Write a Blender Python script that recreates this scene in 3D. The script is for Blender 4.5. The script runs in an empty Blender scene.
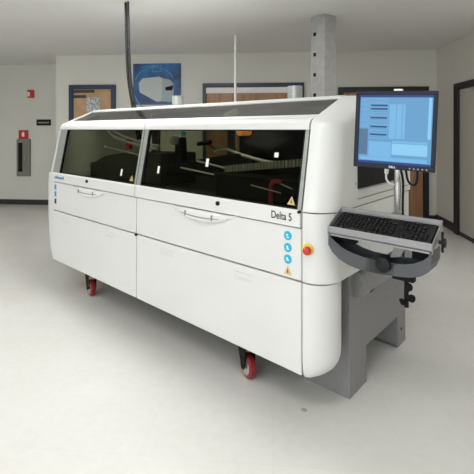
import bpy, bmesh, math, random
from mathutils import Vector, Matrix
random.seed(7)
R = math.radians
sc = bpy.context.scene
col = sc.collection

# ---------------------------------------------------------------- camera
F, HZ, EYE, YAW = 408.0, 129.5, 1.5, R(5)
cam_d = bpy.data.cameras.new('camera'); cam = bpy.data.objects.new('camera', cam_d); col.objects.link(cam)
cam_d.sensor_width = 36; cam_d.lens = F / 474 * 36
cam_d.shift_y = -(237 - HZ) / 474
cam_d.clip_start = .05
cam.location = (0, 0, EYE); cam.rotation_euler = (R(90), 0, YAW)
sc.camera = cam
# ---------------------------------------------------------------- view, world, light
sc.view_settings.view_transform = 'Standard'; sc.view_settings.look = 'None'
sc.view_settings.gamma = 1; sc.view_settings.use_curve_mapping = False
sc.view_settings.exposure = -0.15
wd = bpy.data.worlds.new('world'); sc.world = wd; wd.use_nodes = True
wd.node_tree.nodes['Background'].inputs[0].default_value = (.9, .93, 1, 1)
wd.node_tree.nodes['Background'].inputs[1].default_value = .4
CEIL = 2.80
LAMPS = [(-4.6, -1.6, .6), (-1.6, -1.6, 1.3), (1.0, -1.6, .6), (-4.6, 1.2, .35), (-2.2, .8, .4), (-.3, .4, 1.5), (-4.4, 3.6, .75), (-1.2, 3.5, 2.7), (1.7, 3.6, .7)]  # lamp nearest the camera is added to brighten the foreground floor
LAMP_W = 17
def area(name, loc, rot, sx, sy, w, c=(1, .985, .955)):
    l = bpy.data.lights.new(name, 'AREA'); l.shape = 'RECTANGLE'; l.size = sx; l.size_y = sy; l.energy = w; l.color = c
    o = bpy.data.objects.new(name, l); col.objects.link(o); o.location = loc; o.rotation_euler = rot
    return o
for x, y, s in LAMPS:
    area('troffer_lamp', (x, y, CEIL - .035), (0, 0, 0), 1.15, .55, LAMP_W * s)
# daylight through the big window in the wall behind the camera
area('window_daylight', (-3.3, -3.88, 1.65), (R(90), 0, 0), 5.0, 1.7, 88, (.97, .98, 1))

# ---------------------------------------------------------------- materials
def mat(name, c, rough=.5, metal=0, spec=.5, em=None, es=0, coat=0):
    m = bpy.data.materials.new(name); m.use_nodes = True
    b = m.node_tree.nodes['Principled BSDF']
    b.inputs['Base Color'].default_value = (*c, 1); b.inputs['Roughness'].default_value = rough
    b.inputs['Metallic'].default_value = metal; b.inputs['Specular IOR Level'].default_value = spec
    b.inputs['Coat Weight'].default_value = coat
    if em: b.inputs['Emission Color'].default_value = (*em, 1); b.inputs['Emission Strength'].default_value = es
    return m
def noisy(m, c1, c2, scale, detail=4, bump=0, stretch=None, lo=.35, hi=.65):
    nt = m.node_tree; b = nt.nodes['Principled BSDF']
    tc = nt.nodes.new('ShaderNodeTexCoord'); n = nt.nodes.new('ShaderNodeTexNoise')
    n.inputs['Scale'].default_value = scale; n.inputs['Detail'].default_value = detail
    src = tc.outputs['Object']
    if stretch:
        mp = nt.nodes.new('ShaderNodeMapping'); mp.inputs['Scale'].default_value = stretch
        nt.links.new(src, mp.inputs[0]); src = mp.outputs[0]
    nt.links.new(src, n.inputs['Vector'])
    r = nt.nodes.new('ShaderNodeValToRGB')
    r.color_ramp.elements[0].position = lo; r.color_ramp.elements[1].position = hi
    r.color_ramp.elements[0].color = (*c1, 1); r.color_ramp.elements[1].color = (*c2, 1)
    nt.links.new(n.outputs['Fac'], r.inputs[0]); nt.links.new(r.outputs[0], b.inputs['Base Color'])
    if bump:
        bp = nt.nodes.new('ShaderNodeBump'); bp.inputs['Strength'].default_value = bump; bp.inputs['Distance'].default_value = .01
        nt.links.new(n.outputs['Fac'], bp.inputs['Height']); nt.links.new(bp.outputs[0], b.inputs['Normal'])
    return m
def glass(name, tint, refl=.35, rough=.02, ior=1.5):
    m = bpy.data.materials.new(name); m.use_nodes = True; nt = m.node_tree; nt.nodes.clear()
    out = nt.nodes.new('ShaderNodeOutputMaterial'); mix = nt.nodes.new('ShaderNodeMixShader')
    tr = nt.nodes.new('ShaderNodeBsdfTransparent'); gl = nt.nodes.new('ShaderNodeBsdfGlossy'); fr = nt.nodes.new('ShaderNodeFresnel')
    tr.inputs[0].default_value = (*tint, 1); gl.inputs[0].default_value = (refl, refl, refl, 1); gl.inputs['Roughness'].default_value = rough
    fr.inputs[0].default_value = ior
    geo = nt.nodes.new('ShaderNodeNewGeometry'); inv = nt.nodes.new('ShaderNodeMath'); inv.operation = 'SUBTRACT'; inv.inputs[0].default_value = 1
    mu = nt.nodes.new('ShaderNodeMath'); mu.operation = 'MULTIPLY'
    nt.links.new(geo.outputs['Backfacing'], inv.inputs[1]); nt.links.new(inv.outputs[0], mu.inputs[0]); nt.links.new(fr.outputs[0], mu.inputs[1]); nt.links.new(mu.outputs[0], mix.inputs[0]); nt.links.new(tr.outputs[0], mix.inputs[1]); nt.links.new(gl.outputs[0], mix.inputs[2])
    nt.links.new(mix.outputs[0], out.inputs[0])
    return m

M = {}
M['wall'] = noisy(mat('wall_paint', (.6, .58, .53), .7), (.69, .68, .62), (.72, .71, .65), 1.3)
M['ceiling'] = noisy(mat('ceiling_paint', (.85, .85, .84), .9), (.84, .84, .83), (.88, .88, .87), 60)
M['white'] = noisy(mat('white_enamel', (.8, .81, .79), .32, coat=.2), (.70, .71, .695), (.72, .73, .715), 3)
M['white2'] = mat('white_plastic', (.66, .67, .66), .4)
M['grey'] = noisy(mat('grey_enamel', (.3, .3, .31), .45), (.23, .23, .235), (.25, .25, .255), 40)
M['alu'] = noisy(mat('brushed_aluminium', (.4, .42, .41), .42, .5), (.30, .33, .315), (.40, .43, .41), 20, stretch=(1, 1, 14))
M['steel'] = mat('polished_steel', (.62, .62, .62), .25, .9)
M['black'] = mat('black_plastic', (.008, .008, .010), .5, spec=.25)
M['matblack'] = mat('black_paint', (.01, .01, .011), .7, spec=.2)
M['dark'] = mat('dark_seam', (.06, .06, .06), .8)
M['seam'] = mat('gasket_grey', (.28, .28, .28), .8)
M['frameblue'] = mat('blue_door_frame', (.007, .03, .068), .4)
M['framedark'] = mat('black_door_frame', (.012, .015, .022), .45)
M['base'] = mat('black_rubber_base', (.03, .03, .03), .5)
M['red'] = mat('red_plastic', (.55, .03, .02), .35)
M['wheelred'] = noisy(mat('red_polyurethane', (.25, .02, .02), .4), (.20, .012, .015), (.30, .02, .022), 30)
M['yellow'] = mat('yellow_plastic', (.85, .6, .1), .4)
M['orange'] = mat('orange_lamp', (.9, .3, .05), .4, em=(1, .35, .08), es=.5)
M['blue'] = mat('blue_sticker', (.01, .42, .68), .4)
M['logo'] = mat('blue_lettering', (.05, .25, .5), .4)
M['print'] = mat('black_print', (.02, .02, .02), .5)
M['amber'] = mat('amber_sticker', (.62, .46, .22), .5)
M['label'] = mat('white_label', (.85, .85, .83), .5)
M['greyplate'] = mat('grey_tray_metal', (.085, .09, .10), .38, .35)
M['traylip'] = mat('light_tray_metal', (.30, .30, .31), .4, .4)
M['winglass'] = glass('tinted_hood_glass', (.70, .71, .63), .07)
M['topglass'] = glass('canopy_glass', (.55, .55, .52), 1.0, .12, 1.9)
M['clear'] = glass('clear_glass', (.9, .92, .92), .8)
M['inner'] = mat('machine_interior', (.04, .04, .03), .7)
M['innergrey'] = noisy(mat('interior_panel', (.1, .1, .085), .55), (.09, .09, .078), (.13, .13, .11), 3)
M['rail'] = mat('conveyor_rail', (.55, .54, .5), .35, .5)
M['tan'] = noisy(mat('tan_board', (.5, .32, .17), .6), (.45, .29, .16), (.55, .36, .2), 6)
M['paper'] = noisy(mat('paper_print', (.5, .5, .5), .6), (.2, .22, .26), (.75, .75, .75), 45)
M['extinguisher'] = mat('cabinet_steel', (.22, .22, .19), .5, .3)
M['postgrey'] = noisy(mat('galvanised_post', (.36, .36, .35), .5), (.34, .34, .33), (.40, .40, .39), 12)
M['door_leaf'] = mat('cream_door', (.5, .49, .44), .5)
M['lampon'] = mat('lamp_diffuser', (.9, .9, .9), .6, em=(1, .98, .94), es=2.2)
M['daywin'] = mat('daylit_pane', (.7, .8, .9), .2, em=(.9, .95, 1), es=1.5)
wood = mat('brown_wood', (.33, .15, .06), .45)
M['wood'] = noisy(wood, (.30, .15, .075), (.42, .23, .12), 3, stretch=(6, 6, .6))
# floor: polished vinyl tiles with faint joints and mottling
fl = mat('vinyl_tile', (.6, .59, .56), .2, spec=.5)
nt = fl.node_tree; b = nt.nodes['Principled BSDF']
tc = nt.nodes.new('ShaderNodeTexCoord'); br = nt.nodes.new('ShaderNodeTexBrick'); br.offset = 0; br.squash = 1
br.inputs['Scale'].default_value = 1; br.inputs['Brick Width'].default_value = .61; br.inputs['Row Height'].default_value = .61
br.inputs['Mortar Size'].default_value = .0025; br.inputs['Mortar Smooth'].default_value = .4
br.inputs['Color1'].default_value = (.765, .765, .75, 1); br.inputs['Color2'].default_value = (.785, .785, .77, 1); br.inputs['Mortar'].default_value = (.745, .74, .72, 1)
n1 = nt.nodes.new('ShaderNodeTexNoise'); n1.inputs['Scale'].default_value = 1.6; n1.inputs['Detail'].default_value = 8
n2 = nt.nodes.new('ShaderNodeTexNoise'); n2.inputs['Scale'].default_value = 22; n2.inputs['Detail'].default_value = 3
mx = nt.nodes.new('ShaderNodeMixRGB'); mx.blend_type = 'MULTIPLY'; mx.inputs[0].default_value = 1
rp = nt.nodes.new('ShaderNodeValToRGB'); rp.color_ramp.elements[0].position = .3; rp.color_ramp.elements[1].position = .7
rp.color_ramp.elements[0].color = (.94, .93, .91, 1); rp.color_ramp.elements[1].color = (1, 1, 1, 1)
mx2 = nt.nodes.new('ShaderNodeMixRGB'); mx2.blend_type = 'MULTIPLY'; mx2.inputs[0].default_value = .10
rr = nt.nodes.new('ShaderNodeMapRange'); rr.inputs['To Min'].default_value = .24; rr.inputs['To Max'].default_value = .28
L_ = nt.links.new
L_(tc.outputs['Object'], br.inputs['Vector']); L_(tc.outputs['Object'], n1.inputs['Vector']); L_(tc.outputs['Object'], n2.inputs['Vector'])
L_(n1.outputs['Fac'], rp.inputs[0]); L_(br.outputs['Color'], mx.inputs[1]); L_(rp.outputs[0], mx.inputs[2])
L_(mx.outputs[0], mx2.inputs[1]); L_(n2.outputs['Fac'], mx2.inputs[2]); L_(mx2.outputs[0], b.inputs['Base Color'])
L_(n2.outputs['Fac'], rr.inputs['Value']); L_(rr.outputs[0], b.inputs['Roughness'])
M['floor'] = fl

# ---------------------------------------------------------------- mesh helpers
def rotz(a):
    return Matrix.Rotation(a, 4, 'Z')
class MB:
    def __init__(s): s.bm = bmesh.new()
    def poly3(s, a, b2):            # two matching rings -> closed solid
        va = [s.bm.verts.new(p) for p in a]; vb = [s.bm.verts.new(p) for p in b2]; n = len(a)
        s.bm.faces.new(va); s.bm.faces.new(vb[::-1])
        for i in range(n): s.bm.faces.new((va[i], vb[i], vb[(i + 1) % n], va[(i + 1) % n]))
        return s
    def loft(s, rings, caps=True):
        vs = [[s.bm.verts.new(p) for p in r] for r in rings]; n = len(rings[0])
        for a, b2 in zip(vs, vs[1:]):
            for i in range(n): s.bm.faces.new((a[i], b2[i], b2[(i + 1) % n], a[(i + 1) % n]))
        if caps: s.bm.faces.new(vs[0]); s.bm.faces.new(vs[-1][::-1])
        return s
    def box(s, x0, x1, y0, y1, z0, z1, m=None):
        v = [s.bm.verts.new(p) for p in ((x0, y0, z0), (x1, y0, z0), (x1, y1, z0), (x0, y1, z0), (x0, y0, z1), (x1, y0, z1), (x1, y1, z1), (x0, y1, z1))]
        if m:
            for k in v: k.co = m @ k.co
        for f in ((0, 3, 2, 1), (4, 5, 6, 7), (0, 1, 5, 4), (1, 2, 6, 5), (2, 3, 7, 6), (3, 0, 4, 7)): s.bm.faces.new([v[i] for i in f])
        return s
    def prU(s, prof, u0, u1):       # profile in (v,z) swept along u
        return s.poly3([(u0, p[0], p[1]) for p in prof], [(u1, p[0], p[1]) for p in prof])
    def prV(s, prof, v0, v1):       # profile in (u,z) swept along v
        return s.poly3([(p[0], v0, p[1]) for p in prof], [(p[0], v1, p[1]) for p in prof])
    def prZ(s, prof, z0, z1):
        return s.poly3([(p[0], p[1], z0) for p in prof], [(p[0], p[1], z1) for p in prof])
    def cyl(s, a, b2, r, n=20, r2=None):
        a = Vector(a); b2 = Vector(b2); d = (b2 - a).normalized()
        x = d.orthogonal().normalized(); y = d.cross(x); r2 = r if r2 is None else r2
        ra = [a + (x * math.cos(2 * math.pi * i / n) + y * math.sin(2 * math.pi * i / n)) * r for i in range(n)]
        rb = [b2 + (x * math.cos(2 * math.pi * i / n) + y * math.sin(2 * math.pi * i / n)) * r2 for i in range(n)]
        return s.poly3(ra, rb)
    def lathe(s, c, axis, prof, n=28):   # prof: (radius, height) along axis
        c = Vector(c); d = Vector(axis).normalized(); x = d.orthogonal().normalized(); y = d.cross(x)
        rings = [[c + d * h + (x * math.cos(2 * math.pi * i / n) + y * math.sin(2 * math.pi * i / n)) * max(r, 1e-4) for i in range(n)] for r, h in prof]
        return s.loft(rings)
    def tube(s, pts, r, n=10, sub=5):
        P = [Vector(p) for p in pts]; Q = []
        for i in range(len(P) - 1):
            p0 = P[max(i - 1, 0)]; p1 = P[i]; p2 = P[i + 1]; p3 = P[min(i + 2, len(P) - 1)]
            for k in range(sub):
                t = k / sub
                Q.append(.5 * ((2 * p1) + (-p0 + p2) * t + (2 * p0 - 5 * p1 + 4 * p2 - p3) * t * t + (-p0 + 3 * p1 - 3 * p2 + p3) * t ** 3))
        Q.append(P[-1]); rings = []; x = None
        for i, q in enumerate(Q):
            d = (Q[min(i + 1, len(Q) - 1)] - Q[max(i - 1, 0)]).normalized()
            x = d.orthogonal().normalized() if x is None else (x - d * x.dot(d)).normalized()
            y = d.cross(x); rr_ = r(i / (len(Q) - 1)) if callable(r) else r
            rings.append([q + (x * math.cos(2 * math.pi * k / n) + y * math.sin(2 * math.pi * k / n)) * rr_ for k in range(n)])
        return s.loft(rings)
    def ball(s, c, r, sz=1):
        bmesh.ops.create_uvsphere(s.bm, u_segments=20, v_segments=12, radius=r, matrix=Matrix.Translation(c) @ Matrix.Diagonal((1, 1, sz, 1)))
        return s
    def build(s, name, m, parent=None, bevel=0, seg=2, loc=None, rot=None, label=None):
        bmesh.ops.recalc_face_normals(s.bm, faces=s.bm.faces)
        me = bpy.data.meshes.new(name); s.bm.to_mesh(me); s.bm.free()
        me.materials.append(m)
        for p in me.polygons: p.use_smooth = True
        me.set_sharp_from_angle(angle=R(35))
        o = bpy.data.objects.new(name, me); col.objects.link(o)
        if parent: o.parent = parent
        if loc: o.location = loc
        if rot: o.rotation_euler = rot
        if bevel:
            bv = o.modifiers.new('bevel', 'BEVEL'); bv.width = bevel; bv.segments = seg; bv.limit_method = 'ANGLE'; bv.angle_limit = R(40); bv.harden_normals = True
        if label: o['label'] = label
        return o
def empty(name, loc, rz=0, label=None, cat=None, group=None, parent=None, rot=None):
    o = bpy.data.objects.new(name, None); col.objects.link(o); o.location = loc; o.rotation_euler = rot or (0, 0, rz); o.empty_display_size = .1
    if parent: o.parent = parent
    tag(o, label, cat, group); return o
def tag(o, label=None, cat=None, group=None, kind=None):
    if label: o['label'] = label
    if cat: o['category'] = cat
    if group: o['group'] = group
    if kind: o['kind'] = kind
    return o
def struct(o): o['kind'] = 'structure'; return o
def children(o): return [c for c in bpy.data.objects if c.parent == o]
def copy_tree(o, parent=None):
    c = o.copy(); col.objects.link(c)
    if parent: c.parent = parent
    for ch in children(o): copy_tree(ch, c)
    return c
def text(name, s, size, m, parent, loc, rot, sx=1, ext=.0008, align='LEFT'):
    cu = bpy.data.curves.new(name, 'FONT'); cu.body = s; cu.size = size; cu.extrude = ext; cu.align_x = align; cu.offset = size * .014
    t = bpy.data.objects.new(name + '_src', cu); col.objects.link(t)
    bpy.context.view_layer.update()
    me = bpy.data.meshes.new_from_object(t.evaluated_get(bpy.context.evaluated_depsgraph_get()))
    bpy.data.objects.remove(t); me.materials.clear(); me.materials.append(m)
    o = bpy.data.objects.new(name, me); col.objects.link(o); o.parent = parent; o.location = loc; o.rotation_euler = rot; o.scale = (sx, 1, 1)
    return o
def C2W(x, y):   # right/forward of the camera -> room
    c, s = math.cos(YAW), math.sin(YAW); return (x * c - y * s, x * s + y * c)
def at(px, py, Y):   # point of the room on the plane y = Y seen at a pixel
    a = (px - 237) / F; dx, dy = C2W(a, 1); t = Y / dy
    return (dx * t, Y, EYE - (py - HZ) / F * t)

# ---------------------------------------------------------------- room
XR, YB, YA, XC, XL, YF = 2.66, 6.91, 7.77, -3.82, -6.3, -4.0
struct(MB().box(XL - .1, XR + .1, YF - .1, YA + .1, -.08, 0).build('floor', M['floor']))
struct(MB().box(XL - .1, XR + .1, YF - .1, YA + .1, CEIL, CEIL + .1).build('ceiling', M['ceiling']))
struct(MB().box(XC, XR, YB, YA, 0, CEIL).build('wall_back', M['wall']))
struct(MB().box(XL, XC, YA, YA + .1, 0, CEIL).build('wall_alcove', M['wall']))
struct(MB().box(XL - .1, XL, YF - .1, YA + .1, 0, CEIL).build('wall_left', M['wall']))
struct(MB().box(XR, XR + .12, YF - .1, YA + .1, 0, CEIL).build('wall_right', M['wall']))
struct(MB().box(XL, XR, YF - .1, YF, 0, CEIL).build('wall_front', M['wall']))
struct(MB().box(XL, XC, YA - .015, YA, 0, .1).build('baseboard_alcove', M['base']))
struct(MB().box(XC - .015, XC, YB - .015, YA - .015, 0, .1).build('baseboard_corner', M['base']))
# window behind the camera
wroot = struct(MB().box(-5.9, -.7, YF, YF + .05, .75, .81).box(-5.9, -.7, YF, YF + .05, 2.49, 2.55).box(-5.9, -5.84, YF, YF + .05, .75, 2.55).box(-.76, -.7, YF, YF + .05, .75, 2.55).build('window_1', M['label']))
MB().box(-5.84, -.76, YF + .005, YF + .02, .81, 2.49).build('pane', M['daywin'], wroot)

def door(n, x0, x1, ztop, leaves, fm, leafm, fw=.07):
    r = struct(empty('door_%d' % n, ((x0 + x1) / 2, YB, 0)))
    w = (x1 - x0) / 2
    MB().box(-w, -w + fw, -.05, 0, 0, ztop).box(w - fw, w, -.05, 0, 0, ztop).box(-w + fw, w - fw, -.05, 0, ztop - fw, ztop).build('door_frame', fm, r, .004)
    lw = (2 * w - 2 * fw) / leaves
    for i in range(leaves):
        a = -w + fw + i * lw
        lf = MB().box(a + .003, a + lw - .003, -.025, -.001, .01, ztop - fw - .003).build('door_leaf', leafm, r, .003)
        hx = a + lw - .09 if i % 2 == 0 else a + .09
        MB().cyl((hx, -.055, 1.0), (hx, -.025, 1.0), .012).cyl((hx, -.055, 1.0), (hx - .1 if i % 2 == 0 else hx + .1, -.055, 1.0), .01).build('handle', M['steel'], lf)
    return r
P = lambda px, py: at(px, py, YB)
# door 1: blue framed door with notice (left), door 2: double doors, door 3: wooden door right of the monitor
x0, x1 = P(70, 90)[0], P(116, 90)[0]
door(1, x0, x1, P(93, 85)[2], 1, M['frameblue'], M['tan'], .075)
nx = P(94, 100)[0]
d1 = tag(MB().box(nx - .12, nx + .12, -.034, -.027, 0, .25).build('door_notice', M['paper'], None, loc=(0, YB, P(94, 112)[2])),
    'grey printed notice taped to the tan door in the blue frame', 'notice')
d1b = tag(MB().box(-.2, .2, -.033, -.027, 0, .05).box(-.2, .05, -.033, -.027, -.09, -.04).build('door_lettering', M['dark'], None, loc=(P(83, 93)[0] + .02, YB, P(83, 93)[2])),
    'small dark strips of lettering high on the tan door at left', 'sign')
x0, x1 = P(203, 90)[0], P(304, 90)[0]
z2 = P(250, 83.2)[2]
r2 = door(2, x0, x1, z2, 2, M['frameblue'], M['wood'], .06)
w2 = (x1 - x0) / 2
MB().box(-w2 + .06, w2 - .06, -.045, -.025, z2 - .17, z2 - .075).build('door_transom', M['label'], r2, .003)
x0, x1 = P(338, 90)[0], P(428, 90)[0]
door(3, x0, x1, P(380, 87)[2], 2, M['framedark'], M['wood'], .085)
cx0 = P(338, 90)[0]; cx1 = P(428, 90)[0]
for a, b_ in ((XC, P(70, 90)[0]), (P(116, 90)[0], P(203, 90)[0]), (P(304, 90)[0], cx0), (cx1, XR)):
    struct(MB().box(a, b_, YB - .015, YB, 0, .1).build('baseboard_back', M['base']))
# door 4 in the right wall: dark frame, cream leaf
dy1 = 6.17; dy0 = 4.75; zt = 2.16
r4 = struct(empty('door_4', (XR, (dy0 + dy1) / 2, 0)))
hy = (dy1 - dy0) / 2
MB().box(-.05, 0, hy - .13, hy, 0, zt).box(-.05, 0, -hy, -hy + .13, 0, zt).box(-.05, 0, -hy + .13, hy - .13, zt - .09, zt).build('door_frame', M['framedark'], r4, .004)
lf = MB().box(-.02, -.001, -hy + .133, hy - .133, .01, zt - .093).build('door_leaf', M['door_leaf'], r4, .003)
MB().box(-.025, -.018, -hy + .133, hy - .133, 0, .06).build('kick_strip', M['base'], lf)
MB().cyl((-.06, -hy + .22, 1.0), (-.02, -hy + .22, 1.0), .012).cyl((-.06, -hy + .22, 1.0), (-.06, -hy + .34, 1.0), .01).build('handle', M['steel'], lf)
struct(MB().box(XR - .02, XR, dy1, YB - .015, 0, .12).build('baseboard_right', M['base']))
struct(MB().box(XR - .02, XR, YF, dy0, 0, .12).build('baseboard_right_near', M['base']))

# ceiling troffers, the one near the camera added for its light
for i, (x, y, s) in enumerate(LAMPS):
    t = empty('ceiling_light', (x, y, CEIL), 0, 'recessed fluorescent troffer in the white ceiling', 'ceiling light', 'ceiling troffers')
    MB().box(-.62, .62, -.32, .32, -.022, 0).build('frame', M['label'], t, .002)
    MB().box(-.58, .58, -.28, .28, -.028, -.022).build('diffuser', M['lampon'], t)

# ---------------------------------------------------------------- things on the walls
A = lambda px, py: at(px, py, YA)
def wallbox(name, px0, px1, py0, py1, d, m, lab, cat, Y=YA, bev=.004):
    a = at(px0, py0, Y); b_ = at(px1, py1, Y); w = abs(b_[0] - a[0]) / 2
    r = empty(name, ((a[0] + b_[0]) / 2, Y, b_[2]), 0, lab, cat)
    return r, w, a[2] - b_[2]
r, w, h = wallbox('fire_alarm', 28.3, 34.4, 90, 98, .05, None, 'small red fire alarm strobe high on the left wall', 'alarm')
bd = MB().box(-w, w, -.04, 0, 0, h).build('alarm_body', M['red'], r, .006)
MB().box(-w * .75, -w * .05, -.055, -.04, h * .18, h * .72).build('strobe_lens', M['label'], r, .004)
r, w, h = wallbox('wall_plate', 37, 51, 119.5, 125.5, .03, None, 'long dark rectangular name plate on the left wall', 'sign')
MB().box(-w, w, -.02, 0, 0, h).build('plate', M['matblack'], r, .003)
MB().box(-w * .8, w * .8, -.023, -.02, h * .35, h * .6).build('plate_lettering', M['extinguisher'], r)
r, w, h = wallbox('fire_sign', 19.5, 28.5, 130.2, 138.6, .03, None, 'red square fire sign above the steel extinguisher cabinet', 'sign')
MB().box(-w, w, -.03, 0, 0, h).build('sign_board', M['red'], r, .003)
MB().prV([(-.02, .04), (.025, .04), (.03, .1), (.01, .14), (.0, .115), (-.012, .135), (-.028, .09)], -.034, -.03).build('flame_mark', M['label'], r)
r, w, h = wallbox('extinguisher_cabinet', 18, 31, 139, 176, .05, None, 'tall grey steel extinguisher cabinet with narrow dark window on the left wall', 'cabinet')
MB().box(-w, w, -.05, 0, 0, h).build('cabinet_body', M['extinguisher'], r, .006)
MB().box(-w * .72, -w * .08, -.056, -.05, h * .12, h * .9).build('window_slot', M['matblack'], r, .002)
MB().box(w * .3, w * .45, -.075, -.05, h * .4, h * .52).build('latch', M['alu'], r, .003)
# poster
a = P(133.5, 64); b_ = P(181, 104.5)
pw = (b_[0] - a[0]) / 2; ph = a[2] - b_[2]
po = empty('poster', ((a[0] + b_[0]) / 2, YB, b_[2]), 0, 'blue poster with a grey machine picture on the back wall', 'poster')
pm = noisy(mat('poster_blue', (.01, .1, .32), .35), (.003, .025, .12), (.01, .16, .42), 3.5, 3)
pb = MB().box(-pw, pw, -.02, 0, 0, ph).build('poster_sheet', pm, po)
pg1 = mat('poster_grey_light', (.52, .56, .56), .4); pg2 = mat('poster_grey_mid', (.36, .42, .45), .4); pg3 = mat('poster_cyan', (.05, .35, .6), .4)
def pr_(u, v): return (-pw + u * 2 * pw, v * ph)
MB().prV([pr_(*p) for p in ((.12, .52), (.2, .64), (.55, .68), (.62, .64), (.60, .08), (.5, .07), (.14, .30))], -.0225, -.02).build('machine_picture', pg1, po)
MB().prV([pr_(*p) for p in ((.60, .08), (.62, .64), (.78, .60), (.86, .48), (.84, .06))], -.0225, -.02).build('machine_picture_side', pg2, po)
MB().prV([pr_(*p) for p in ((.68, .34), (.68, .42), (.86, .47), (.82, .34))], -.024, -.0225).build('machine_picture_opening', M['matblack'], po)
ring = MB()
for (cx_, cz_, rr1, a0, a1) in ((.45, .5, .42, 20, 165), (.5, .3, .47, 190, 250), (.35, .45, .5, 60, 110)):
    ring = MB()
    for k in range(14):
        t0 = R(a0 + (a1 - a0) * k / 14); t1 = R(a0 + (a1 - a0) * (k + 1) / 14); q = .018
        ring.prV([pr_(cx_ + rr1 * math.cos(t0), cz_ + rr1 * math.sin(t0)), pr_(cx_ + rr1 * math.cos(t1), cz_ + rr1 * math.sin(t1)),
                  pr_(cx_ + (rr1 - q) * math.cos(t1), cz_ + (rr1 - q) * math.sin(t1)), pr_(cx_ + (rr1 - q) * math.cos(t0), cz_ + (rr1 - q) * math.sin(t0))], -.0215, -.02)
    ring.build('poster_line', pg3, po)
ring = MB()
for q in (((.4, .8), (.6, .8), (.6, .815), (.4, .815)), ((.4, .95), (.6, .95), (.6, .965), (.4, .965)), ((.4, .8), (.415, .8), (.415, .96), (.4, .96)), ((.585, .8), (.6, .8), (.6, .96), (.585, .96))):
    ring.prV([pr_(*p) for p in q], -.0215, -.02)
ring.build('poster_square', pg3, po)

# steel post, power pole
cx_, cy_ = C2W(.995, 4.7)
t = empty('steel_post', (cx_, cy_, 0), R(-49), 'grey steel post with square slots rising behind the machine to the ceiling', 'post')
pst = MB().box(-.105, .105, -.10, .10, 0, CEIL).build('post', M['postgrey'], t, .01)
for k in range(11): MB().box(-.06, -.02, -.103, -.099, .25 + k * .232, .29 + k * .232).build('slot', M['matblack'], pst)
x_, y_, _z = at(235.3, 90, 5.6)
pp_ = empty('power_pole', (x_, y_, 0), 0, 'thin white power pole in front of the double wooden doors', 'pole')
MB().cyl((0, 0, 0), (0, 0, CEIL), .018, 12).build('pole', M['label'], pp_)
MB().cyl((0, 0, 0), (0, 0, .02), .06, 16).build('foot', M['label'], pp_)

# ---------------------------------------------------------------- the machine
LEN, DEP = 2.84, 1.15
UX, UY = (.747, -.665), (.665, .747)
corner = (.3285, 2.066)
o_c = (corner[0] - UX[0] * LEN, corner[1] - UX[1] * LEN)
MX, MY = C2W(*o_c); MROT = math.atan2(UX[1], UX[0]) + YAW
def TW(u, v, z=0):     # machine -> room
    c, s = math.cos(MROT), math.sin(MROT); return (MX + u * c - v * s, MY + u * s + v * c, z)
mach = empty('soldering_machine', (MX, MY, 0), MROT, 'long white enclosed soldering machine with tinted windows on red casters', 'machine')
ZB, ZS, ZD, ZW, ZT, ZH = .25, .725, 1.0, 1.09, 1.50, 1.56
def part(mb, name, m, bevel=0, parent=mach, **k): return mb.build(name, m, parent, bevel, **k)

# chassis (dark carcass behind the panels)
part(MB().box(.05, 2.84, .03, DEP - .03, ZB + .01, ZD), 'chassis', M['seam'])
part(MB().box(.04, 2.80, .05, DEP - .05, ZB - .03, ZB + .01), 'underframe', M['matblack'])
# lower and upper front panels
g = .004
for (a, b_) in ((.03, 1.40), (1.40, 2.84)):
    p = part(MB().box(a + g, b_ - g, 0, .03, ZB, ZS - g), 'lower_door', M['white'], .006)
    for cu_ in ((.29, 1.03) if a < 1 else (1.76, 2.45)):
        # recessed flush pull
        MB().box(cu_ - .062, cu_ + .062, -.0015, .002, .638, .642).box(cu_ - .062, cu_ + .062, -.0025, .002, .676, .681).box(cu_ - .062, cu_ - .058, -.0015, .002, .64, .68).box(cu_ + .058, cu_ + .062, -.0015, .002, .64, .68).box(cu_ - .04, cu_ + .04, -.0015, .002, .640, .655).build('flush_pull', M['alu'] if 0 else M['white2'], p, .001)
    up = part(MB().box(a + g, b_ - g, 0, .03, ZS + g, ZD - g), 'middle_door', M['white'], .006)
# crescent handles
for cu_ in (.70, 2.10):
    n = 16; rings = []
    hw = .30
    top = [(cu_ - hw + 2 * hw * i / n) for i in range(n + 1)]
    mb = MB()
    for i in range(n):
        s0 = -1 + 2 * i / n; s1 = -1 + 2 * (i + 1) / n
        f = lambda s: (1 - s * s)
        rings = []
    rr0 = []
    for i in range(n + 1):
        s = -1 + 2 * i / n; k = max(1 - s * s, .02); u = cu_ + s * hw
        z0 = ZD - .004 - .075 * k; 
        rr0.append([(u, .0, ZD - .004), (u, -.012 * k, ZD - .004), (u, -.030 * k, ZD - .02 * k), (u, -.034 * k, z0 + .018 * k), (u, -.02 * k, z0), (u, 0, z0)])
    mb.loft(rr0)
    hd = part(mb, 'handle', M['white'])
    # darker strip along the grip: its shade line put in as colour
    MB().loft([[(cu_ + s * hw * .8, -.0315 * (1 - s * s * .7) - .004 * 0, ZD - .021 - .018 * (1 - s * s)), (cu_ + s * hw * .8, -.0345 * (1 - s * s * .7), ZD - .024 - .018 * (1 - s * s)),
                (cu_ + s * hw * .8, -.0345 * (1 - s * s * .7), ZD - .029 - .018 * (1 - s * s)), (cu_ + s * hw * .8, -.0315 * (1 - s * s * .7), ZD - .031 - .018 * (1 - s * s))] for s in [-1 + .125 * k for k in range(17)]]).build('grip_shade_line', M['seam'], hd)
    for q in (-.12, .12):
        MB().box(cu_ + q - .004, cu_ + q + .004, -.033, -.02, ZD - .05, ZD - .018).build('grip_rib', M['seam'], hd)

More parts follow.
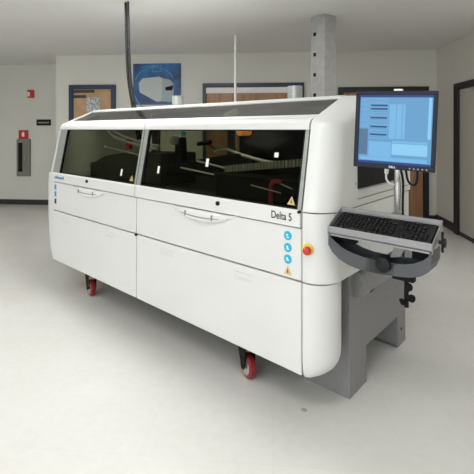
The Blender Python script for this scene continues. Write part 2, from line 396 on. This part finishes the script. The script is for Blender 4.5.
# hood doors: white frame, grey aluminium side strips, tinted glass
lean = lambda z: .08 * (z - ZW) / (ZT - ZW)
def strip(z0, z1, v0=0, v1=.02): return [(lean(z0) + v0, z0), (lean(z1) + v0, z1), (lean(z1) + v1, z1), (lean(z0) + v1, z0)]
for (a, b_, g0, g1) in ((.02, 1.40, .165, 1.365), (1.40, 2.84, 1.462, 2.805)):
    fr = part(MB().prU([(-.012, ZD + g), (-.012, ZW - .01), (-.004, ZW), (.03, ZW), (.03, ZD + g)], a + g, b_ - g)
              .prU([(lean(ZT) - .006, ZT), (lean(ZT) - .003, ZT + .03), (lean(ZT) + .012, ZT + .05), (lean(ZT) + .035, ZH), (.15, ZH + .006), (.15, ZT)], a + g, b_ - g), 'hood_door', M['white'])
    MB().prU(strip(ZW, ZT, -.002), a + g, g0 - .012).build('side_strip', M['alu'], fr)
    MB().prU(strip(ZW, ZT, -.002), g1 + .010, b_ - g).build('side_strip', M['alu'], fr)
    MB().prU(strip(ZW, ZT, .001), g0 - .012, g0).prU(strip(ZW, ZT, .001), g1, g1 + .010).prU(strip(ZT - .008, ZT, .001), g0, g1).prU(strip(ZW, ZW + .006, .001), g0, g1).build('gasket', M['matblack'], fr)
    MB().prU(strip(ZW + .006, ZT - .008, .006, .011), g0, g1).build('window_glass', M['winglass'], fr)
    lu = .70 if a < 1 else 2.26
    MB().cyl((lu, -.022, 1.058), (lu, -.01, 1.058), .013).build('lock', M['matblack'], fr)
# screws between the doors and at the corner
part(MB().cyl((2.832, -.02, 1.083), (2.832, -.005, 1.083), .008), 'hinge_pin', M['matblack']); part(MB().cyl((1.405, -.012, .722), (1.405, 0, .722), .009), 'hinge_pin', M['matblack'])

# right end: lower rounded column
r_ = .13; u_ = LEN + .004
def arc(u0, r, sgn=1, n=10, full=False):
    pts = [(u0, 0)]
    for k in range(0, n + 1):
        t = R(90 * k / n); pts.append((u0 + sgn * r * math.sin(t), r - r * math.cos(t)))
    return pts
def rounded_body(u0, r, sgn, v1, z0, z1, half=False, botr=0, shift=0, flat=.01):
    base = []
    for k in range(0, 11):
        t = R(9 * k); base.append((sgn * (flat + (r - flat) * math.sin(t)) if k else 0, r - r * math.cos(t)))
    if half:
        for k in range(1, 11):
            t = R(90 + 9 * k); base.append((sgn * (flat + (r - flat) * math.sin(t)) if k < 10 else 0, r - r * math.cos(t)))
    else: base += [(sgn * r, v1 - .03), (sgn * (r - .03), v1), (0, v1)]
    rings = []
    levels = [z0 + botr * (1 - math.cos(R(15 * k))) for k in range(7)] if botr else [z0]
    for k, z in enumerate(levels + [z1]):
        f = 1
        if botr and k < 7: f = (r - botr * .85 * (1 - math.sin(R(15 * k)))) / r
        rings.append([(u0 + p[0] * f, p[1] if p[1] < r * .5 and not half else (r + (p[1] - r) * (1 - (1 - f) * .25) if half else p[1]), z) for p in base])
    return MB().loft(rings)
cl = part(rounded_body(u_, r_, 1, 0, ZB - .012, ZS - g, half=True, botr=.12), 'corner_column', M['white'])
# middle end housing
mid = part(rounded_body(u_, .14, 1, DEP, ZS + g, ZW - .012), 'end_housing', M['white'])
# hood end cap (both ends), lofted profile with a rounded front corner
def prof(inset, drop=0):
    z1 = ZW - .006
    return [(inset, z1), (inset, ZW), (lean(ZT) * .5 + inset, (ZW + ZT) / 2), (lean(ZT) - .002 + inset, ZT), (lean(ZT) + .002 + inset, ZT + .03 - drop * .3), (lean(ZT) + .015 + inset, ZT + .05 - drop * .5),
            (lean(ZT) + .04 + inset, ZH + .004 - drop * .7), (.42 + inset * .3, 1.692 - drop), (.50 + inset * .3, 1.702 - drop), (DEP - .04 - inset * .3, 1.702 - drop), (DEP, 1.65 - drop), (DEP, z1)]
rings = []
for k in range(0, 11):
    t = R(9 * k); du = .14 * math.sin(t); ins = .14 * (1 - math.cos(t)); 
    rings.append([(u_ + du, p[0], p[1]) for p in prof(ins, .035 * (1 - math.cos(t)))])
part(MB().loft(rings), 'hood_end_cap', M['white'])
# left end
rings = []
for k in range(0, 9):
    t = R(90 * k / 8); ins = .03 * (1 - math.cos(t))
    rings.append([(.02 - (.112 - .035 * max(0, min(1, (p[1] - ZW) / .45))) * (.6 * k / 8 + .4 * math.sin(t)), p[0], p[1]) for p in prof(ins, .03 * (1 - math.cos(t)))])
part(MB().loft(rings), 'hood_end_cap', M['white'])
lw = []
for z, ul in ((ZB - .003, .0), (ZB + .04, -.028), (ZB + .10, -.058), (.50, -.09), (.62, -.105), (ZS, -.11), (.95, -.11), (1.04, -.10), (ZW - .008, -.092)):
    lw.append([(.034, .002, z), (ul + .03, .002, z), (ul + .015, .006, z), (ul + .004, .018, z), (ul, .035, z), (ul - .006, DEP - .03, z), (ul + .02, DEP, z), (.034, DEP, z)])
part(MB().loft(lw), 'end_housing', M['white'])

# tunnel opening with black plate on the right end
ue = u_ + .14
part(MB().prV([(0, 0)] * 0 or [(ue - .002, 1.178), (ue + .006, 1.178), (ue + .006, 1.47), (ue - .002, 1.47)], .33, .90), 'tunnel_plate', M['matblack'])
part(MB().box(ue - .001, ue + .012, .34, .89, 1.170, 1.178), 'tunnel_lip', M['alu'], .002)
part(MB().box(ue - .002, ue + .004, .33, DEP - .02, ZW + .03, ZW + .034), 'end_trim', M['seam'])
for z in (1.21, 1.36): part(MB().lathe((ue - .001, .30, z), (1, 0, 0), [(.006, 0), (.006, .006), (0, .006)], 10), 'screw', M['steel'])

# canopy: sloping smoked glass with light rail and brackets, and the flat roof behind
cy0, cz0, cy1, cz1 = .155, ZH + .006, .415, 1.680
cn = part(MB().prU([(cy1 - .01, cz1 - .004), (cy1 - .006, cz1 + .014), (cy1 + .03, cz1 + .022), (cy1 + .03, cz1 - .004)], .022, u_)
     .prU([(cy0 - .008, cz0 - .02), (cy0 - .008, cz0 + .003), (cy0 + .02, cz0 + .016), (cy0 + .02, cz0 - .02)], .022, u_), 'canopy_frame', M['white2'])
MB().prU([(cy0 + .016, cz0 + .009), (cy1 - .002, cz1 + .004), (cy1, cz1 - .002), (cy0 + .018, cz0 + .003)], .025, u_).build('canopy_glass', M['topglass'], cn)
dz = (cz1 - cz0) / (cy1 - cy0)
for uu, m_ in ((.20, 'black'), (.92, 'black'), (2.05, 'label')):
    MB().prU([(cy0 + .10, cz0 + .10 * dz - .05), (cy0 + .10, cz0 + .10 * dz - .006), (cy0 + .20, cz0 + .20 * dz - .006), (cy0 + .24, cz0 + .20 * dz - .03)], uu, uu + .03).build('bracket', M[m_], cn, .003)
part(MB().box(.022, u_, cy1 + .03, DEP, 1.682, 1.702), 'roof', M['white'], .004)
# exhaust collars on the roof
for (uu, vv) in ((1.09, .66), (2.36, .66)):
    part(MB().lathe((uu, vv, 1.700), (0, 0, 1), [(.068, 0), (.068, .012), (.052, .014), (.052, .105), (.048, .105), (.048, .05), (0, .05)]), 'exhaust_collar', M['alu'])
# rear wall with its own windows
rear = MB().box(.075, u_, DEP - .03, DEP, ZB, 1.07).box(.075, u_, DEP - .03, DEP, 1.60, 1.682)
for a, b_ in ((.075, .20), (1.28, 1.36), (2.2, u_)): rear.box(a, b_, DEP - .03, DEP, 1.07, 1.60)
part(rear, 'rear_panel', M['innergrey'])
part(MB().box(.20, 1.28, DEP - .02, DEP - .012, 1.07, 1.60), 'rear_glass', M['winglass'])
part(MB().box(1.36, 2.2, DEP - .02, DEP - .012, 1.07, 1.60), 'rear_glass', M['winglass'])
part(MB().box(.075, u_, .04, DEP - .03, ZD, ZD + .03), 'process_deck', M['inner'])

# process interior
part(MB().prV([(.10, 1.03), (.10, 1.165), (.18, 1.175), (.37, 1.243), (.65, 1.285), (1.25, 1.30), (1.25, 1.03)], .34, .74), 'fluxer_housing', M['inner'], .01)
part(MB().prV([(1.28, 1.12), (1.28, 1.20), (1.63, 1.265), (1.98, 1.325), (2.20, 1.34), (2.20, 1.21), (1.98, 1.205), (1.83, 1.175)], .38, .60), 'preheater_housing', M['matblack'], .008)
part(MB().box(1.93, 2.82, .55, DEP - .05, 1.05, 1.62), 'solder_cover', M['matblack'], .01)
part(MB().box(1.99, 2.82, .24, .50, 1.03, 1.20), 'solder_pot', M['matblack'], .01)
def rail(a, b_, r, m='rail', name='conveyor_rail', **k): return part(MB().cyl(a, b_, r, 10, **k), name, M[m])
rail((1.614, .25, 1.213), (1.964, .25, 1.186), .006)
rail((1.704, .33, 1.263), (2.124, .30, 1.221), .007)
part(MB().tube([(1.726, .50, 1.325), (1.82, .48, 1.344), (1.921, .45, 1.349), (2.063, .40, 1.327), (2.365, .33, 1.291), (2.504, .30, 1.294)], .012), 'guide_bar', M['rail'])
part(MB().tube([(.507, .30, 1.486), (.644, .29, 1.431), (.837, .27, 1.399), (1.105, .24, 1.367), (1.36, .23, 1.345)], .013), 'feed_hose', M['rail'])
part(MB().tube([(.577, .30, 1.495), (.742, .29, 1.450), (1.09, .25, 1.395), (1.36, .24, 1.37)], .009), 'feed_hose', M['rail'])
rail((.53, .28, 1.334), (1.25, .19, 1.285), .008)
part(MB().ball((.506, .28, 1.336), .018), 'rail_end', M['rail'])
part(MB().box(.83, .885, .28, .32, 1.325, 1.415), 'valve_block', M['red'], .004)
part(MB().box(1.03, 1.065, .30, .33, 1.325, 1.39), 'sensor', M['blue'], .003)
ch = MB()
for k in range(26):
    a_ = 2.15 + k * .025; ch.box(a_, a_ + .018, .16, .20, 1.225 + k * .0031, 1.265 + k * .0031)
ch.prV([(2.145, 1.235), (2.80, 1.318), (2.80, 1.334), (2.145, 1.251)], .168, .192)
part(ch, 'cable_chain', M['extinguisher'])
part(MB().tube([(2.54, .14, 1.03), (2.538, .14, 1.10), (2.54, .14, 1.17), (2.56, .14, 1.20), (2.61, .145, 1.20)], .013), 'red_hose', M['wheelred'])
rail((2.381, .15, 1.162), (2.625, .12, 1.142), .004); rail((2.55, .16, 1.20), (2.693, .13, 1.17), .004)
part(MB().prV([(1.345, 1.18), (1.455, 1.18), (1.435, 1.44), (1.365, 1.40)], .40, .46), 'support_column', M['matblack'], .004)
part(MB().lathe((1.375, .385, 1.375), (0, 0, 1), [(.0, 0), (.034, .01), (.04, .04), (.028, .07), (0, .078)]), 'gauge', M['postgrey'])
part(MB().cyl((1.452, .41, 1.468), (1.452, .42, 1.468), .022), 'gauge_label', M['blue'])
part(MB().cyl((1.618, .42, 1.387), (1.762, .42, 1.405), .017).cyl((1.70, .42, 1.40), (1.74, .50, 1.345), .006), 'grab_handle', M['matblack'])
part(MB().cyl((2.03, .44, 1.485), (2.03, .549, 1.485), .030), 'signal_lamp', M['orange'], .004)

# tags on the glass
def onglass(u, z, w, h, name, m):
    v = lean(z) + .002
    return part(MB().prU([(lean(z - h / 2) + .003, z - h / 2), (lean(z + h / 2) + .003, z + h / 2), (lean(z + h / 2) + .0065, z + h / 2), (lean(z - h / 2) + .0065, z - h / 2)], u - w / 2, u + w / 2), name, m)
onglass(1.175, 1.165, .020, .05, 'glass_tag', M['label'])
onglass(1.63, 1.215, .020, .05, 'glass_tag', M['label'])
onglass(2.11, 1.29, .022, .05, 'glass_tag', M['label'])
onglass(2.64, 1.36, .026, .026, 'glass_tag', M['label'])
def triangle(u, z, s, name='warning_triangle', leanf=True, v0=-.003):
    a = [(u - s, z - s * .8), (u + s, z - s * .8), (u, z + s)]
    f = (lambda zz: lean(zz) + .002) if leanf else (lambda zz: v0)
    o = part(MB().poly3([(p[0], f(p[1]), p[1]) for p in a], [(p[0], f(p[1]) + .003, p[1]) for p in a]), name, M['amber'])
    b3 = [(u - s * .16, z - s * .45), (u + s * .16, z - s * .45), (u, z + s * .5)]
    MB().poly3([(p[0], f(p[1]) - .001, p[1]) for p in b3], [(p[0], f(p[1]) + .001, p[1]) for p in b3]).build('warning_symbol', M['print'], o)
triangle(1.325, 1.13, .022); triangle(2.77, 1.128, .024)
# round blue stickers and triangle on the middle doors
for (uu, s, zs) in ((2.755, .024, (.948, .886, .826)), (.075, .022, (.95, .885, .815))):
    for i, z in enumerate(zs):
        if uu < 1:
            o = part(MB().box(uu - .018, uu + .018, -.0015, .001, z - .024, z + .024), 'blue_sticker', M['logo'] if i < 2 else M['print'])
            continue
        o = part(MB().cyl((uu, -.002, z), (uu, .001, z), s, 24), 'blue_sticker', M['blue'])
        MB().cyl((uu - .003, -.003, z + .004), (uu - .003, -.001, z + .004), .006, 12).box(uu - .006, uu + .008, -.003, -.001, z - .012 + i * .002, z - .006 + i * .002).build('sticker_symbol', M['label'], o)
triangle(2.755, .766, .024, leanf=False, v0=-.002)
# lettering
text('lettering', 'Delta 5', .056, M['print'], mach, (2.655, -.0125, 1.03), (R(90), 0, 0), .80)
lg = MB()
for k in range(9): lg.box(.085 + k * .021, .085 + k * .021 + .016, -.0135, -.011, 1.035, 1.055 + (.01 if k in (2, 8) else 0))
part(lg, 'logo_lettering', M['logo'])
# emergency stops
def estop(pos, ax, sc_=1):
    b0 = part(MB().lathe(pos, ax, [(.0, -.01), (.029 * sc_, -.01), (.029 * sc_, .012), (.024 * sc_, .016), (0, .016)]), 'emergency_stop', M['yellow'])
    p2 = Vector(pos) + Vector(ax).normalized() * .014
    MB().lathe(p2, ax, [(.010, 0), (.010, .012), (.020, .016), (.021, .028), (.016, .036), (0, .038)]).build('button', M['red'], b0)
estop((u_ + .03, .003, .90), (.45, -1, .05))
estop((-.062, .05, .915), (-1, -.4, 0), .7)

# casters
def caster(u, v, a):
    c = empty('caster', (u, v, 0), a, parent=mach)
    rw = .072
    w_ = MB().lathe((0, -.022, rw), (0, 1, 0), [(.030, 0), (rw - .012, .0), (rw - .003, .005), (rw, .014), (rw, .030), (rw - .003, .039), (rw - .012, .044), (.030, .044)], 32)
    w_.build('wheel', M['wheelred'], c)
    MB().lathe((0, -.026, rw), (0, 1, 0), [(.006, 0), (.05, .003), (.048, .006), (.048, .046), (.05, .049), (.006, .052)], 24).build('hub', M['steel'], c)
    f = MB()
    for s in (-1, 1):
        f.prV([(-.012, rw - .012), (.012, rw - .012), (.055, .165), (.055, .19), (-.03, .19), (-.03, .16)], s * .036 - .003, s * .036 + .003)
    f.box(-.035, .06, -.038, .038, .185, .193).cyl((0.02, 0, .19), (.02, 0, .21), .03).cyl((0, -.042, rw), (0, .042, rw), .008)
    f.build('fork', M['matblack'], c)
    MB().box(-.03, .07, -.05, .05, .208, .222).build('mounting_plate', M['alu'], c)
    return c
caster(2.375, .13, R(160)); caster(.53, .12, R(168)); caster(2.1, .98, R(60)); caster(.53, .98, R(100))

# grey stand under the right end
sd = MB().prU([(.345, 0), (.565, 0), (.565, .215), (1.065, .215), (1.065, 0), (1.215, 0), (1.215, .70), (.345, .70)], 2.915, 2.93)
sd.prV([(2.62, 0), (2.915, 0), (2.915, .70), (2.62, .70)], .345, .36)
sd.box(2.62, 2.915, .36, .565, .0, .02).box(2.62, 2.915, 1.065, 1.215, 0, .02).box(2.62, 2.915, 1.065, 1.08, 0, .70).box(2.62, 2.915, .55, .565, 0, .215)
sd.box(2.62, 2.915, .565, 1.065, .205, .215).box(2.62, 2.93, .36, 1.2, .69, .70).box(2.62, 2.915, 1.2, 1.215, 0, .69)
part(sd, 'stand', M['grey'], .003)
bg = MB(); rg = []
for k in range(0, 13):
    t = R(15 * k) - R(90)
    rg.append((2.93 + .075 * math.cos(t), .625 + .075 * math.sin(t)))
bg.prV(rg + [(2.92, .70), (2.92, .55)], .40, 1.19)
bgl = part(bg, 'stand_cover', M['grey'], .012)
bgl['label'] = 'rounded grey cover along the top of the stand'
part(MB().prU([(.62, .512), (.84, .545), (.84, .552), (.62, .522)], 2.926, 2.932), 'stand_slot', M['matblack'])
part(MB().cyl((2.925, 1.13, .11), (2.934, 1.13, .11), .01).cyl((2.925, 1.13, .5), (2.934, 1.13, .5), .01), 'bolt', M['dark'])

# ---------------------------------------------------------------- workstation arm, monitor, tray, keyboard
ws = empty('workstation_arm', TW(3.19, .358, 0), MROT, 'steel pole with grey keyboard cradle bolted beside the machine end', 'stand')
def wp(mb, name, m, bevel=0, parent=ws, **k):     # geometry given in machine coordinates
    for v in mb.bm.verts: v.co -= Vector((3.19, .358, 0))
    return mb.build(name, m, parent, bevel, **k)
wp(MB().cyl((3.19, .358, .80), (3.19, .358, 1.47), .019, 20), 'pole', M['steel'])
wp(MB().box(2.985, 3.19, .34, .38, .93, .98).box(2.985, 3.0, .30, .42, .90, 1.01), 'base_bracket', M['grey'], .004)
wp(MB().lathe((3.19, .358, .775), (0, 0, 1), [(0, 0), (.024, 0), (.024, .05), (0, .05)]), 'clamp_collar', M['matblack'])
kn = MB().box(3.17, 3.275, .335, .375, .735, .775).cyl((3.235, .355, .60), (3.235, .355, .74), .011)
kn.lathe((3.245, .345, .715), (.5, -1, 0), [(0, 0), (.010, 0), (.010, .015), (.020, .018), (.020, .03), (0, .032)], 12)
kn.lathe((3.24, .35, .655), (.9, -.5, .1), [(0, 0), (.010, 0), (.010, .02), (.019, .024), (.019, .038), (0, .04)], 10).lathe((3.235, .35, .635), (-.5, -.6, -.2), [(0, 0), (.009, 0), (.009, .015), (.017, .018), (.017, .028), (0, .03)], 10)
wp(kn, 'clamp_knobs', M['matblack'])
wp(MB().box(3.17, 3.21, .10, .35, 1.015, 1.045).lathe((3.19, .358, .99), (0, 0, 1), [(0, 0), (.032, 0), (.032, .08), (0, .08)]), 'tray_bracket', M['grey'], .003)

# keyboard tray: tilted channel with a curved cradle below
U0, U1 = 2.998, 3.462
FZ, BZ, FV, BV = 1.03, 1.10, -.015, .125
tp = lambda t, off=0: (FV + (BV - FV) * t, FZ + (BZ - FZ) * t + off)
tray = wp(MB().prU([tp(0, -.02), tp(1, -.02), tp(1, -.026), tp(0, -.026)], U0, U1), 'tray', M['greyplate'])
tr2 = tray
def wsub(mb, name, m, bevel=0): return wp(mb, name, m, bevel, tray)
wsub(MB().prU([tp(0, -.034), tp(0, .006), tp(.03, .008), tp(.05, -.02), tp(.05, -.03)], U0 - .004, U1 + .004), 'front_lip', M['traylip'], .001)
wsub(MB().prU([tp(.97, -.026), tp(.97, .010), tp(1.02, .010), tp(1.02, -.026)], U0 - .004, U1 + .004), 'rear_lip', M['traylip'], .001)
for a in (U0 - .004, U1):
    wsub(MB().prU([tp(0, -.03), tp(0, .006), tp(1, .010), tp(1, -.03)], a, a + .004), 'end_lip', M['traylip'])
out = [(U0, 1.005), (U0, .95), (U0 + .02, .92), (U0 + .055, .893), (U0 + .10, .876), (U0 + .16, .867), (U0 + .24, .868), (U0 + .32, .874), (U0 + .38, .883), (U0 + .42, .897), (U0 + .45, .92), (U0 + .463, .955), (U1, 1.005)]
inn = [(U0 + .012, 1.005), (U0 + .014, .985), (U0 + .04, .968), (U0 + .075, .948), (U0 + .12, .934), (U0 + .17, .926), (U0 + .24, .924), (U0 + .32, .928), (U0 + .36, .934), (U0 + .395, .945), (U0 + .43, .965), (U0 + .452, .985), (U1 - .008, 1.005)]
for v0 in (FV, .10):
    mb = MB()
    for i in range(len(out) - 1):
        q = [out[i], out[i + 1], inn[i + 1], inn[i]]
        mb.prV(q, v0, v0 + .004)
    bmesh.ops.remove_doubles(mb.bm, verts=mb.bm.verts, dist=.0001)
    wsub(mb, 'cradle_plate', M['greyplate'])
mb = MB()
for i in range(len(out) - 1):
    (a, za), (b_, zb) = out[i], out[i + 1]
    d = Vector((b_ - a, zb - za)).normalized(); n = Vector((-d.y, d.x)) * .003
    mb.prV([(a, za), (b_, zb), (b_ + n.x, zb + n.y), (a + n.x, za + n.y)], FV + .004, .10)
wsub(mb, 'cradle_sheet', M['greyplate'])
wsub(MB().lathe((3.272, FV, .918), (0, -1, 0), [(0, 0), (.012, 0), (.012, .008), (.031, .010), (.033, .016), (.031, .028), (.024, .032), (0, .033)], 24), 'knob', M['black'])
wsub(MB().lathe((U1 + .004, .07, 1.03), (1, 0, 0), [(0, 0), (.008, 0), (.008, .012), (.019, .014), (.019, .026), (0, .028)], 14).cyl((U1 + .018, .07, .99), (U1 + .018, .07, 1.075), .005), 'side_knob', M['black'])
wsub(MB().box(3.02, 3.10, .05, .095, .955, 1.02), 'cradle_block', M['matblack'], .003)
wsub(MB().box(3.36, 3.44, .06, .09, .94, 1.03), 'cradle_block', M['matblack'], .003)
wsub(MB().cyl((3.06, .02, 1.0), (3.09, .04, .99), .008, 12), 'tray_bolt', M['steel'])
wsub(MB().prV([(3.27, .93), (3.31, .94), (3.36, 1.02), (3.30, 1.03)], .05, .054), 'cradle_stay', M['postgrey'])

# keyboard lying in the tray
kb = empty('keyboard', TW((U0 + U1) / 2, (FV + BV) / 2, (FZ + BZ) / 2 - .018), 0, 'black computer keyboard lying in the grey metal tray', 'keyboard')
tilt = math.atan2(BZ - FZ, BV - FV)
kb.rotation_euler = (Matrix.Rotation(MROT, 3, 'Z') @ Matrix.Rotation(tilt, 3, 'X')).to_euler()
kw, kd = .445, .142
MB().box(-kw / 2, kw / 2, -kd / 2, kd / 2, 0, .014).build('keyboard_case', M['black'], kb, .004)
keym = mat('black_keys', (.012, .012, .014), .5, spec=.25)
def key(x, y, w, h=.0165):
    t = .0025
    m = MB(); z0, z1 = .0135, .0215
    m.poly3([(x - w / 2, y - h / 2, z0), (x + w / 2, y - h / 2, z0), (x + w / 2, y + h / 2, z0), (x - w / 2, y + h / 2, z0)],
            [(x - w / 2 + t, y - h / 2 + t, z1), (x + w / 2 - t, y - h / 2 + t, z1), (x + w / 2 - t, y + h / 2 - t, z1), (x - w / 2 + t, y + h / 2 - t, z1)])
    m.build('key', keym, kb)
P_ = .019
for row in range(6):
    y = kd / 2 - .018 - row * .0208
    if row == 5:
        x = -kw / 2 + .012
        for w in (.024, .024, .11, .024, .024, .024): key(x + w / 2, y, w - .002); x += w + .001
    else:
        x = -kw / 2 + .012
        for k in range(14 if row else 12):
            w = P_ if k < 13 else .026
            key(x + w / 2, y, w - .0025); x += w
    nx_ = kw / 2 - .012 - 7 * P_
    for k in range(3 if row != 3 else 0):
        if row == 4 and k != 1: continue
        key(nx_ + (k + .5) * P_, y, P_ - .0025)
    for k in range(4):
        if row in (1, 2, 5) and k > 2 or row == 0 and k > 1: continue
        key(nx_ + .008 + (k + 3.2) * P_ * .94, y, P_ - .003)

# monitor
mc = C2W(.697, 1.829)
mo = empty('monitor', (mc[0], mc[1], 1.322), 0, 'flat panel computer monitor with glowing blue screen on the pole', 'monitor')
mphi = R(-29.5) + YAW
MR = Matrix.Rotation(mphi, 3, 'Z') @ Matrix.Rotation(R(2.4), 3, 'Y') @ Matrix.Rotation(R(0), 3, 'X')
mo.rotation_euler = MR.to_euler()
W2, H_ = .172, .350
bez = mat('monitor_bezel', (.010, .012, .026), .5, spec=.25)
b0 = MB().box(-W2, W2, -.012, .012, 0, .022).box(-W2, W2, -.012, .012, H_ - .018, H_).box(-W2, -W2 + .018, -.012, .012, .022, H_ - .018).box(W2 - .018, W2, -.012, .012, .022, H_ - .018)
b0.build('bezel', bez, mo, .003)
MB().loft([[(-W2 + k, v, H_ * 0 + k), (W2 - k, v, k), (W2 - k, v, H_ - k), (-W2 + k, v, H_ - k)] for k, v in ((.004, .012), (.012, .03), (.06, .05))]).build('back_shell', M['black'], mo)
def em(name, c, s=1.0): return mat(name, tuple(x * .1 for x in c), .4, em=c, es=s, spec=.25)
S = {'bg': em('screen_blue', (.12, .33, .58)), 'navy': em('screen_navy', (.01, .05, .22)), 'slate': em('screen_slate', (.08, .17, .28)), 'pale': em('screen_pale', (.17, .45, .74)),
     'mid': em('screen_mid', (.14, .37, .64)), 'bar': em('screen_bar', (.02, .07, .18)), 'light': em('screen_light', (.25, .58, .84)), 'grid': em('screen_grid', (.08, .24, .46))}
scr = MB().box(-W2 + .018, W2 - .018, -.008, .0, .022, H_ - .018).build('screen', S['bg'], mo)
sw = W2 - .018; sz0, sz1 = .022, H_ - .018
def sq(m, x0, x1, y0, y1, name, d=.0090):    # fractions of the screen, y down
    return MB().box(-sw + 2 * sw * x0, -sw + 2 * sw * x1, -d, -.0078, sz1 - (sz1 - sz0) * y1, sz1 - (sz1 - sz0) * y0).build(name, S[m], scr)
sq('navy', 0, 1, 0, .035, 'title_bar'); sq('navy', 0, 1, .965, 1, 'task_bar'); sq('navy', 0, .012, .035, .965, 'screen_edge')
sq('mid', .012, .14, .045, .48, 'side_pane'); sq('slate', .012, .135, .5, .88, 'dark_pane')
for k in range(5): sq('grid', .02, .13, .10 + k * .075, .105 + k * .075, 'pane_line', .0095)
mbx = MB(); mbg = MB()
for y in (.14, .19, .32, .45, .565):
    mbx.box(-sw + 2 * sw * .165, -sw + 2 * sw * .40, -.0096, -.0085, sz1 - (sz1 - sz0) * (y + .026), sz1 - (sz1 - sz0) * y)
mbx.build('list_bars', S['bar'], scr)
for y in (.08, .24, .275, .36, .40, .49, .53, .61):
    mbg.box(-sw + 2 * sw * .165, -sw + 2 * sw * .40, -.0094, -.0085, sz1 - (sz1 - sz0) * (y + .006), sz1 - (sz1 - sz0) * y)
mbg.build('list_rows', S['grid'], scr)
sq('mid', .155, .41, .045, .64, 'list_pane', .0086)
sq('pale', .43, .52, .13, .63, 'table_column'); sq('pale', .53, .60, .13, .63, 'table_column'); sq('pale', .61, .645, .13, .63, 'table_column')
sq('grid', .155, .47, .655, .66, 'divider', .0092); sq('pale', .155, .47, .68, .90, 'lower_pane'); sq('light', .48, .95, .70, .86, 'message_pane'); sq('pale', .48, .95, .66, .69, 'message_pane')
sq('light', .945, .985, .04, .62, 'scroll_area'); sq('pale', .03, .95, .905, .955, 'status_bar')
text('maker_lettering', 'DELL', .013, M['label'], mo, (0, -.0135, .0065), (R(90), 0, 0), 1, .0006, 'CENTER')
mb = MB()
for k in range(5): mb.cyl((W2 - .10 + k * .017, -.0135, .010), (W2 - .10 + k * .017, -.011, .010), .003, 10)
mb.build('buttons', M['postgrey'], mo)
# webcam-like light clip on top of the bezel
MB().box(-.008, .03, -.010, .010, H_, H_ + .009).build('top_clip', M['label'], mo, .003)
# mount between pole and monitor (belongs to the arm)
mh = wp(MB().box(3.175, 3.205, .17, .36, 1.44, 1.475).lathe((3.19, .358, 1.42), (0, 0, 1), [(0, 0), (.028, 0), (.028, .075), (0, .075)]).box(3.16, 3.26, .155, .175, 1.40, 1.51), 'monitor_mount', M['dark'], .003)
# cables under the monitor
def cable(name, pts, r, m, lab, cat):
    o = MB().tube([TW(*p) for p in pts], r).build(name, m); tag(o, lab, cat); return o
cable('video_cable', [(3.205, .19, 1.345), (3.202, .18, 1.30), (3.20, .185, 1.26), (3.215, .21, 1.235), (3.22, .26, 1.24), (3.21, .32, 1.30)], lambda t: .010 if t < .25 else .0045, M['label'], 'white cable with a plug hanging left of the pole under the monitor', 'cable')
cable('power_cable', [(3.34, .19, 1.35), (3.34, .19, 1.27), (3.32, .21, 1.24), (3.28, .24, 1.26), (3.26, .26, 1.36)], .0055, M['black'], 'black cable looping below the monitor right of the pole', 'cable')
cable('data_cable', [(3.24, .21, 1.36), (3.222, .34, 1.25), (3.22, .345, 1.1), (3.222, .35, .90), (3.215, .35, .74)], .006, M['black'], 'black cable running down along the steel pole', 'cable')

# hoses dropping from the ceiling into the machine roof
def w_cam(px, d): return C2W((px - 237) / F * d, d)
for i, (dx, r) in enumerate(((0, .013), (.045, .011))):
    p1 = TW(.56 + dx, .60, 1.40); p0 = TW(.34 + dx, .60, CEIL)
    pm_ = TW(.375 + dx, .60, 2.1)
    o = MB().tube([p0, pm_, TW(.46 + dx, .60, 1.74), p1], r).build('air_hose', M['black'])
    tag(o, ['thicker black hose hanging from the ceiling into the machine roof', 'thinner black hose right beside the thicker one above the machine'][i], 'hose', 'hoses above the machine')
# small stain on the floor, built as a thin disc
st_m = mat('floor_scuff', (.42, .41, .36), .4)
a = 1.5 * F / (410 - HZ); sx_, sy_ = C2W((304 - 237) / F * a, a)
tag(MB().lathe((sx_, sy_, 0), (0, 0, 1), [(.016, 0), (.014, .0012), (0, .0015)], 14).build('floor_stain', st_m), 'small dull round stain on the floor before the machine', 'floor stain')
